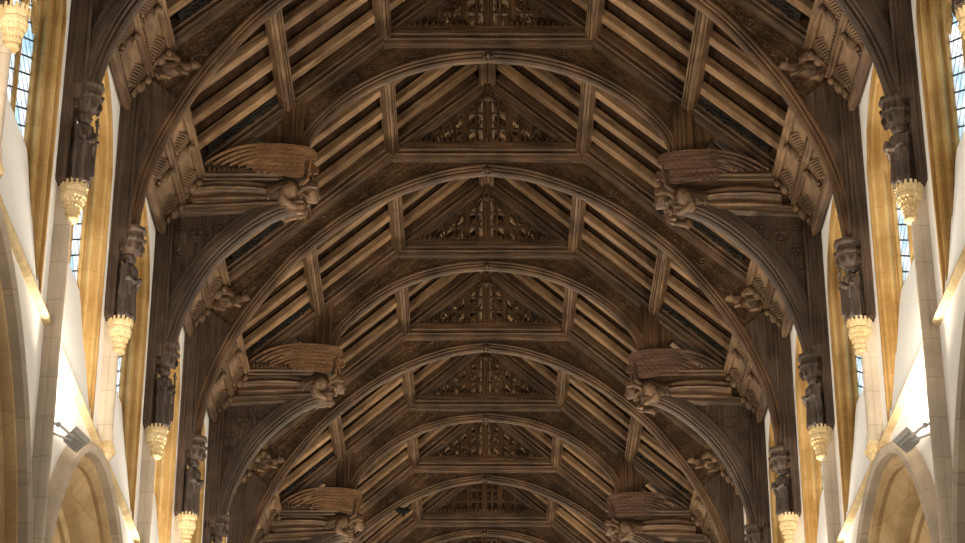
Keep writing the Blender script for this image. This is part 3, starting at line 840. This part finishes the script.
# ------------------------------------------------------------------ WALLS, WINDOWS, ARCADE
def win_outline(hw, zs, za, z0, n=14):
    """from the foot of one jamb over the head to the other (y, z)"""
    pts = [(-hw, z0), (-hw, zs)]
    for i in range(1, n):
        t = i / n; y = -hw + 2*hw*t; q = abs(y) / hw
        z = zs + (za - zs) * ((1 - q**2.2) ** .62 * .93 + .07 * (1 - q))
        pts.append((y, z))
    pts += [(hw, zs), (hw, z0)]
    return pts
def arc_outline(hw, za, zs=5.9, n=40, z0=-1.6):
    pts = [(-hw, z0), (-hw, zs)]
    for i in range(1, n):
        a = PI * i / n; y = -hw * math.cos(a); q = abs(y) / hw
        z = zs + (za - zs) * ((1 - q*q) ** .56 * .97 + .03 * (1 - q))
        pts.append((y, z))
    pts += [(hw, zs), (hw, z0)]
    return pts
ARC_C = [TY(k) for k in (1, 3, 5, 7, 9)]; ARC_C = [TY(-1)] + ARC_C
HW, AZ = 3.18, 9.16
WIN_K = list(range(1, 8))
WH = 1.29; WS, WA, WB = 12.75, 13.72, 9.55
TOPZ = 14.2
def wall_face(sx, x, holes_y=True):
    m = MB()
    outerp = [(Y0, TOPZ), (Y0, -1.6)]
    for c in ARC_C:
        for (y, z) in arc_outline(HW, AZ): outerp.append((c + y, z))
    outerp += [(Y1, -1.6), (Y1, TOPZ)]
    loops = [[Vector((y, z, 0)) for y, z in outerp]]
    for k in WIN_K:
        c = TY(k) + S/2
        loops.append([Vector((c + y, z, 0)) for y, z in win_outline(WH, WS, WA, WB)])
    flat = [p for l in loops for p in l]
    tri = tessellate_polygon(loops)
    m.add([(sx * x, p.x, p.y) for p in flat], [tuple(t) for t in tri])
    return m
def loft(m, loops, caps=False):
    n = len(loops[0])
    vs = [p for l in loops for p in l]
    m.add(vs, [(i*n+j, i*n+j+1, (i+1)*n+j+1, (i+1)*n+j) for i in range(len(loops)-1) for j in range(n-1)])
for sd, sx in (('left', -1), ('right', 1)):
    w = wall_face(sx, WX)
    # back of the wall, seen only from the aisle side and outside
    bl = [[Vector((Y0, TOPZ, 0)), Vector((Y0, 9.3, 0)), Vector((Y1, 9.3, 0)), Vector((Y1, TOPZ, 0))]]
    for k in WIN_K: bl.append([Vector((TY(k) + S/2 + y, z, 0)) for y, z in win_outline(WH, WS, WA, WB)])
    w.add([(sx*4.95, p.x, p.y) for l in bl for p in l], [tuple(t) for t in tessellate_polygon(bl)])
    lo_ = [(Y0, 9.3), (Y0, -1.6)]
    for c in ARC_C: lo_ += [(c + y, z) for y, z in arc_outline(HW, AZ)]
    lo_ += [(Y1, -1.6), (Y1, 9.3)]
    w.add([(sx*5.35, y, z) for y, z in lo_], [tuple(t) for t in tessellate_polygon([[Vector((y, z, 0)) for y, z in lo_]])])
    w.add([(sx*4.95, Y0, 9.3), (sx*4.95, Y1, 9.3), (sx*5.35, Y1, 9.3), (sx*5.35, Y0, 9.3)], [(0, 1, 2, 3)])
    w.add([(sx*WX, Y0, TOPZ), (sx*WX, Y1, TOPZ), (sx*4.95, Y1, TOPZ), (sx*4.95, Y0, TOPZ)], [(0, 1, 2, 3)])
    tag(w.obj('wall_' + sd, 'plaster'), 'white plastered %s wall of the nave above the arcade' % sd, 'wall', kind='structure')
tn = 0
def trim(mb, mat, label, loc=None, smooth=False, cat='trim'):
    global tn
    tn += 1
    o = mb.obj('trim_%d' % tn, mat, None, smooth, loc); return tag(o, label, cat, kind='structure')
# arcade arches: moulded orders through the wall thickness, and hood moulds
def arch_orders(sx):
    m = MB()
    L = []
    for hw, za, x in ((HW, AZ, 4.47), (HW - .03, AZ - .03, 4.445), (HW - .10, AZ - .10, 4.445), (HW - .13, AZ - .14, 4.50), (HW - .13, AZ - .14, 4.55), (HW - .30, AZ - .32, 4.66), (HW - .33, AZ - .35, 4.72), (HW - .33, AZ - .36, 4.86), (HW - .38, AZ - .40, 4.84), (HW - .42, AZ - .46, 4.88), (HW - .42, AZ - .46, 4.93), (HW - .62, AZ - .68, 5.02), (HW - .62, AZ - .68, 5.15), (HW, AZ, 5.36)):
        L.append([(sx*x, y, z) for y, z in arc_outline(hw, za)])
    loft(m, L); return m
def hood(sx):
    m = MB(); L = []
    for off, x in ((.0, 4.475), (.0, 4.36), (.03, 4.325), (.10, 4.335), (.14, 4.37), (.17, 4.44), (.19, 4.475)):
        o = arc_outline(HW + off, AZ + off*.9, z0=5.4)
        L.append([(sx*x, y, z) for y, z in o])
    loft(m, L); return m
oa = {}; 
for sd, sx in (('left', -1), ('right', 1)):
    a = arch_orders(sx).mesh('arcade_arch', 'arcade', 'auto'); h = hood(sx).mesh('hood_mould', 'shaft', 'auto')
    for k in (1, 3, 5):
        tn += 1; o = link('trim_%d' % tn, a, loc=(0, TY(k), 0)); tag(o, 'moulded tan stone arcade arch in %s wall below the %s truss' % (sd, ORD[k]), 'arch', kind='structure')
        hm_ = link('hood_mould', h, o)
def string_mb(sx, ya, yb):
    m = MB(); pr = [(4.475, 9.36), (4.42, 9.37), (4.395, 9.40), (4.40, 9.43), (4.43, 9.45), (4.475, 9.46)]
    k = len(pr)
    m.add([(sx*x, y, z) for y in (ya, yb) for x, z in pr], [tuple(range(k)), tuple(range(k, 2*k))] + [(i, (i+1) % k, k+(i+1) % k, k+i) for i in range(k)])
    return m
for sd, sx in (('left', -1), ('right', 1)):
    for k in range(1, 7):
        trim(string_mb(sx, TY(k) + .08, TY(k+1) - .08), 'cap', 'cream stone string course under %s window of %s wall' % (ORD[k], sd))
# windows
GH, GS, GA, GB = 1.0, 12.55, 13.45, 11.05
wn = 0
def window(sx):
    parts = []
    m = MB(); L = []   # jamb splay with mouldings
    for hw, zs, za, x in ((WH, WS, WA, 4.47), (WH, WS, WA, 4.462), (WH - .05, WS, WA - .05, 4.462), (WH - .05, WS, WA - .05, 4.50), (WH - .07, WS, WA - .07, 4.53), (WH - .13, WS, WA - .12, 4.535), (WH - .17, WS, WA - .14, 4.515), (WH - .20, WS - .05, WA - .17, 4.53), (WH - .195, WS - .05, WA - .17, 4.56), (WH - .23, WS - .07, WA - .20, 4.60), (WH - .26, WS - .1, WA - .22, 4.59), (WH - .27, WS - .12, WA - .235, 4.62), (GH + .05, GS, GA + .03, 4.655), (GH + .05, GS, GA + .03, 4.665), (GH, GS, GA, 4.68), (GH, GS, GA, 4.78)):
        L.append([(sx*x, y, z) for y, z in win_outline(hw, zs, za, WB if x < 4.48 else WB)])
    loft(m, L)
    for hw, zs, za, x, q in ((WH - .16, WS, WA - .14, 4.515, .040), (WH - .255, WS - .08, WA - .21, 4.60, .028)):
        m.tube([(sx*x, y, z) for y, z in win_outline(hw, zs, za, WB + .1)], q, 8)
    parts.append(('surround', m, 'jamb', 'auto'))
    m = MB()           # steep sloping sill
    m.add([(sx*4.47, -WH - .0, 9.55), (sx*4.47, WH, 9.55), (sx*4.68, GH, GB), (sx*4.68, -GH, GB), (sx*4.78, GH, GB + .02), (sx*4.78, -GH, GB + .02), (sx*4.68, WH, GB), (sx*4.68, -WH, GB)], [(0, 1, 6, 7), (3, 2, 4, 5)])
    parts.append(('sill', m, 'sill', False))
    m = MB((0, 0, 1))  # mullions and tracery
    X0, X1 = sx*4.68, sx*4.78
    for y in (-.31, .31):
        m.box(X0, X1, y - .04, y + .04, GB, 13.1, c=.02)
    for c in (-.615, 0, .615):
        pts = []
        for i in range(13):
            a = PI*i/12; pts.append((sx*4.70, c - .27*math.cos(a), 12.35 + .30*math.sin(a)**.8))
        m.tube(pts, .035, 7)
        for sg in (-1, 1): m.tube([(sx*4.70, c + sg*.25, 12.40), (sx*4.70, c + sg*.12, 12.44), (sx*4.70, c + sg*.14, 12.58)], [.03, .02, .02], 6)
        m.box(X0, X1, c - .025, c + .025, 12.64, 13.35)
    for c in (-.31, .31):
        m.tube([(sx*4.70, c - .25, 12.8), (sx*4.70, c - .15, 13.02), (sx*4.70, c, 13.12), (sx*4.70, c + .15, 13.02), (sx*4.70, c + .25, 12.8)], .03, 6)
    parts.append(('mullions', m, 'jamb', 'auto'))
    m = MB()
    o = win_outline(GH + .01, GS, GA + .01, GB)
    n = len(o); tri = tessellate_polygon([[Vector((y, z, 0)) for y, z in o]])
    m.add([(sx*4.72, y, z) for y, z in o] + [(sx*4.726, y, z) for y, z in o], [tuple(t) for t in tri] + [tuple(i+n for i in t) for t in tri])
    parts.append(('leaded_glass', m, 'glass', False))
    m = MB()           # outer reveal of the wall, up to the open air
    L = [[(sx*4.78, y, z) for y, z in win_outline(GH, GS, GA, GB)], [(sx*4.95, y, z) for y, z in win_outline(WH, WS, WA, WB)]]
    loft(m, L); m.add([(sx*4.78, -GH, GB), (sx*4.78, GH, GB), (sx*4.95, WH, WB), (sx*4.95, -WH, WB)], [(0, 1, 2, 3)])
    parts.append(('outer_reveal', m, 'jamb', False))
    return parts
for sd, sx in (('left', -1), ('right', 1)):
    ps = window(sx); first = None
    for k in WIN_K:
        wn += 1
        if first is None:
            first = o = empty('window_%d' % wn)
            for nm, mb, mt, smt in ps: mb.obj(nm, mt, o, smt)
        else: o = copy_tree(first); o.name = 'window_%d' % wn
        o.location = (0, TY(k) + S/2 + .03, 0)
        tag(o, 'clerestory window with gold-lit stone surround in %s wall between %s and %s trusses' % (sd, ORD[k], ORD[k+1]), 'window', kind='structure')

# floor, aisles and ends, so that the place is closed
f = MB(); f.box(-9.2, 9.2, Y0, Y1, -1.8, -1.6); tag(f.obj('floor', 'flag'), 'stone paved floor of the church', 'floor', kind='structure')
for sd, sx in (('aisle_left', -1), ('aisle_right', 1)):
    m = MB(); m.box(sx*9.0, sx*9.2, Y0, Y1, -1.6, 8.0); tag(m.obj('wall_' + sd, 'plaster'), 'plain outer wall of the %s aisle' % sd[6:], 'wall', kind='structure')
    m = MB((1, 0, 0)); m.add([(sx*5.36, Y0, 9.15), (sx*5.36, Y1, 9.15), (sx*9.2, Y1, 8.0), (sx*9.2, Y0, 8.0), (sx*5.36, Y0, 9.25), (sx*5.36, Y1, 9.25), (sx*9.2, Y1, 8.1), (sx*9.2, Y0, 8.1)], [(0, 1, 2, 3), (4, 5, 6, 7), (0, 1, 5, 4), (2, 3, 7, 6), (0, 3, 7, 4), (1, 2, 6, 5)])
    tag(m.obj('ceiling_' + sd, 'board'), 'dark boarded lean-to roof of the %s aisle' % sd[6:], 'ceiling', kind='structure')
for nm, ya, yb in (('wall_end', Y1, Y1 + .2), ('wall_entrance', Y0 - .2, Y0)):
    m = MB(); m.prism([(-9.2, -1.6), (-9.2, 8.1), (-5.36, 9.5), (-5.36, 13.8), (0, 18.5), (5.36, 13.8), (5.36, 9.5), (9.2, 8.1), (9.2, -1.6)], ya, yb)
    tag(m.obj(nm, 'plaster'), 'plastered %s wall of the nave' % nm[5:], 'wall', kind='structure')

# ------------------------------------------------------------------ FLOODLIGHTS on the long shafts, and the light they give
LAMP = (1.0, 0.84, 0.64)
def flood_parts(sx):
    ps = []
    ax = Vector((sx*-.5, .30, .80)).normalized()     # the lamp looks up and across the nave
    R = ax.to_track_quat('Z', 'Y').to_matrix().to_4x4(); T = Matrix.Translation((sx*4.14, .42, 8.34)) @ R
    m = MB(); m.box(-.13, .13, -.09, .09, -.035, .0, c=.02); m.box(-.14, .14, -.10, -.09, -.03, .03); m.box(-.14, .14, .09, .10, -.03, .03); m.box(-.14, -.13, -.1, .1, -.03, .03); m.box(.13, .14, -.1, .1, -.03, .03)
    for i in range(7): m.box(-.11 + i*.035, -.10 + i*.035, -.08, .08, -.06, -.035)
    ps.append(('housing', m.moved(T), 'metal'))
    m = MB(); m.box(-.125, .125, -.085, .085, .001, .008); ps.append(('lens', m.moved(T), 'lamp'))
    m = MB()
    m.tube([(sx*4.30, .0, 8.35), (sx*4.22, .12, 8.34), (sx*4.16, .30, 8.32)], .014, 6); m.tube([(sx*4.47, .10, 8.25), (sx*4.30, .10, 8.27), (sx*4.18, .34, 8.30)], .012, 6)
    m.box(sx*4.40, sx*4.475, .05, .15, 8.20, 8.31); m.ball((sx*4.26, .05, 8.35), .03, 7, 5)
    ps.append(('bracket', m, 'metal')); return ps
POWER = 720
for sd, sx in (('left', -1), ('right', 1)):
    first = None
    for k in (0, 2, 4, 6, 8, 10):
        if k == 2:
            first = o = empty('floodlight')
            for nm, mb, mt in flood_parts(sx): mb.obj(nm, mt, o)
            o.location = (0, TY(k), 0)
            tag(o, 'small grey floodlight on a bracket beside the long shaft of %s wall' % sd, 'floodlight', 'floodlights on the wall shafts')
        l = bpy.data.lights.new('floodlight_beam', 'SPOT'); l.energy = POWER; l.color = LAMP; l.spot_size = math.radians(165); l.spot_blend = 0.6; l.shadow_soft_size = .14
        lo = bpy.data.objects.new('floodlight_beam', l); COL.objects.link(lo)
        lo.location = (sx*4.08, TY(k) + .47, 8.45)
        d = Vector((sx*-.32, .12, .94)); lo.rotation_euler = d.to_track_quat('-Z', 'Y').to_euler()
# warm fill lights added along the nave below the frame, no fitting behind them
for k in (0, 3, 6, 9):
    l = bpy.data.lights.new('nave_fill', 'POINT'); l.energy = 380; l.color = (1.0, .86, .68); l.shadow_soft_size = .6
    lo = bpy.data.objects.new('nave_fill', l); COL.objects.link(lo); lo.location = (0, TY(k), 5.0)

# ------------------------------------------------------------------ the small black bat under the left slope
m = MB()
m.ball((0, 0, 0), (.035, .03, .06), 8, 6); m.ball((.01, 0, -.07), .028, 8, 6)
for sg in (-1, 1):
    m.add([(0, 0, .04), (sg*.07, .0, .07), (sg*.15, .02, .03), (sg*.12, .02, -.01), (sg*.08, .01, -.03), (sg*.05, .01, -.04), (0, 0, -.04), (0, .012, .04), (sg*.07, .012, .07), (sg*.15, .03, .03), (sg*.12, .03, -.01), (sg*.08, .022, -.03), (sg*.05, .022, -.04), (0, .012, -.04)],
          [(0, 1, 2, 3, 4, 5, 6), (13, 12, 11, 10, 9, 8, 7)] + [(i, (i+1) % 7, 7+(i+1) % 7, 7+i) for i in range(7)])
    m.ball((.01 + sg*.015, 0, -.05), (.01, .006, .02), 5, 4)
bat = m.obj('bat', 'soot', None, True, (-1.60, 42.0, 15.01))
bat.scale = (1.05, 1.05, 1.3)
tag(bat, 'small black bat-like shape in mid-air before the left roof slope', 'bat')

# ------------------------------------------------------------------ world, camera
w = bpy.data.worlds.new('sky'); SC.world = w; w.use_nodes = True
bg = w.node_tree.nodes['Background']; bg.inputs['Color'].default_value = (0.80, 0.89, 1.0, 1); bg.inputs['Strength'].default_value = 2.8
cam = bpy.data.cameras.new('camera'); co = bpy.data.objects.new('camera', cam); COL.objects.link(co)
cam.sensor_width = 36; cam.lens = 2280 / 965 * 36
co.location = (-0.13, 0, 0)
th = math.radians(25.6635); co.rotation_euler = (PI/2 + th, 0, math.radians(-0.102) * 1)
cam.clip_end = 200
SC.camera = co
SC.view_settings.view_transform = 'Standard'; SC.view_settings.look = 'None'
SC.view_settings.exposure = 0.0; SC.view_settings.gamma = 1.0; SC.view_settings.use_curve_mapping = False
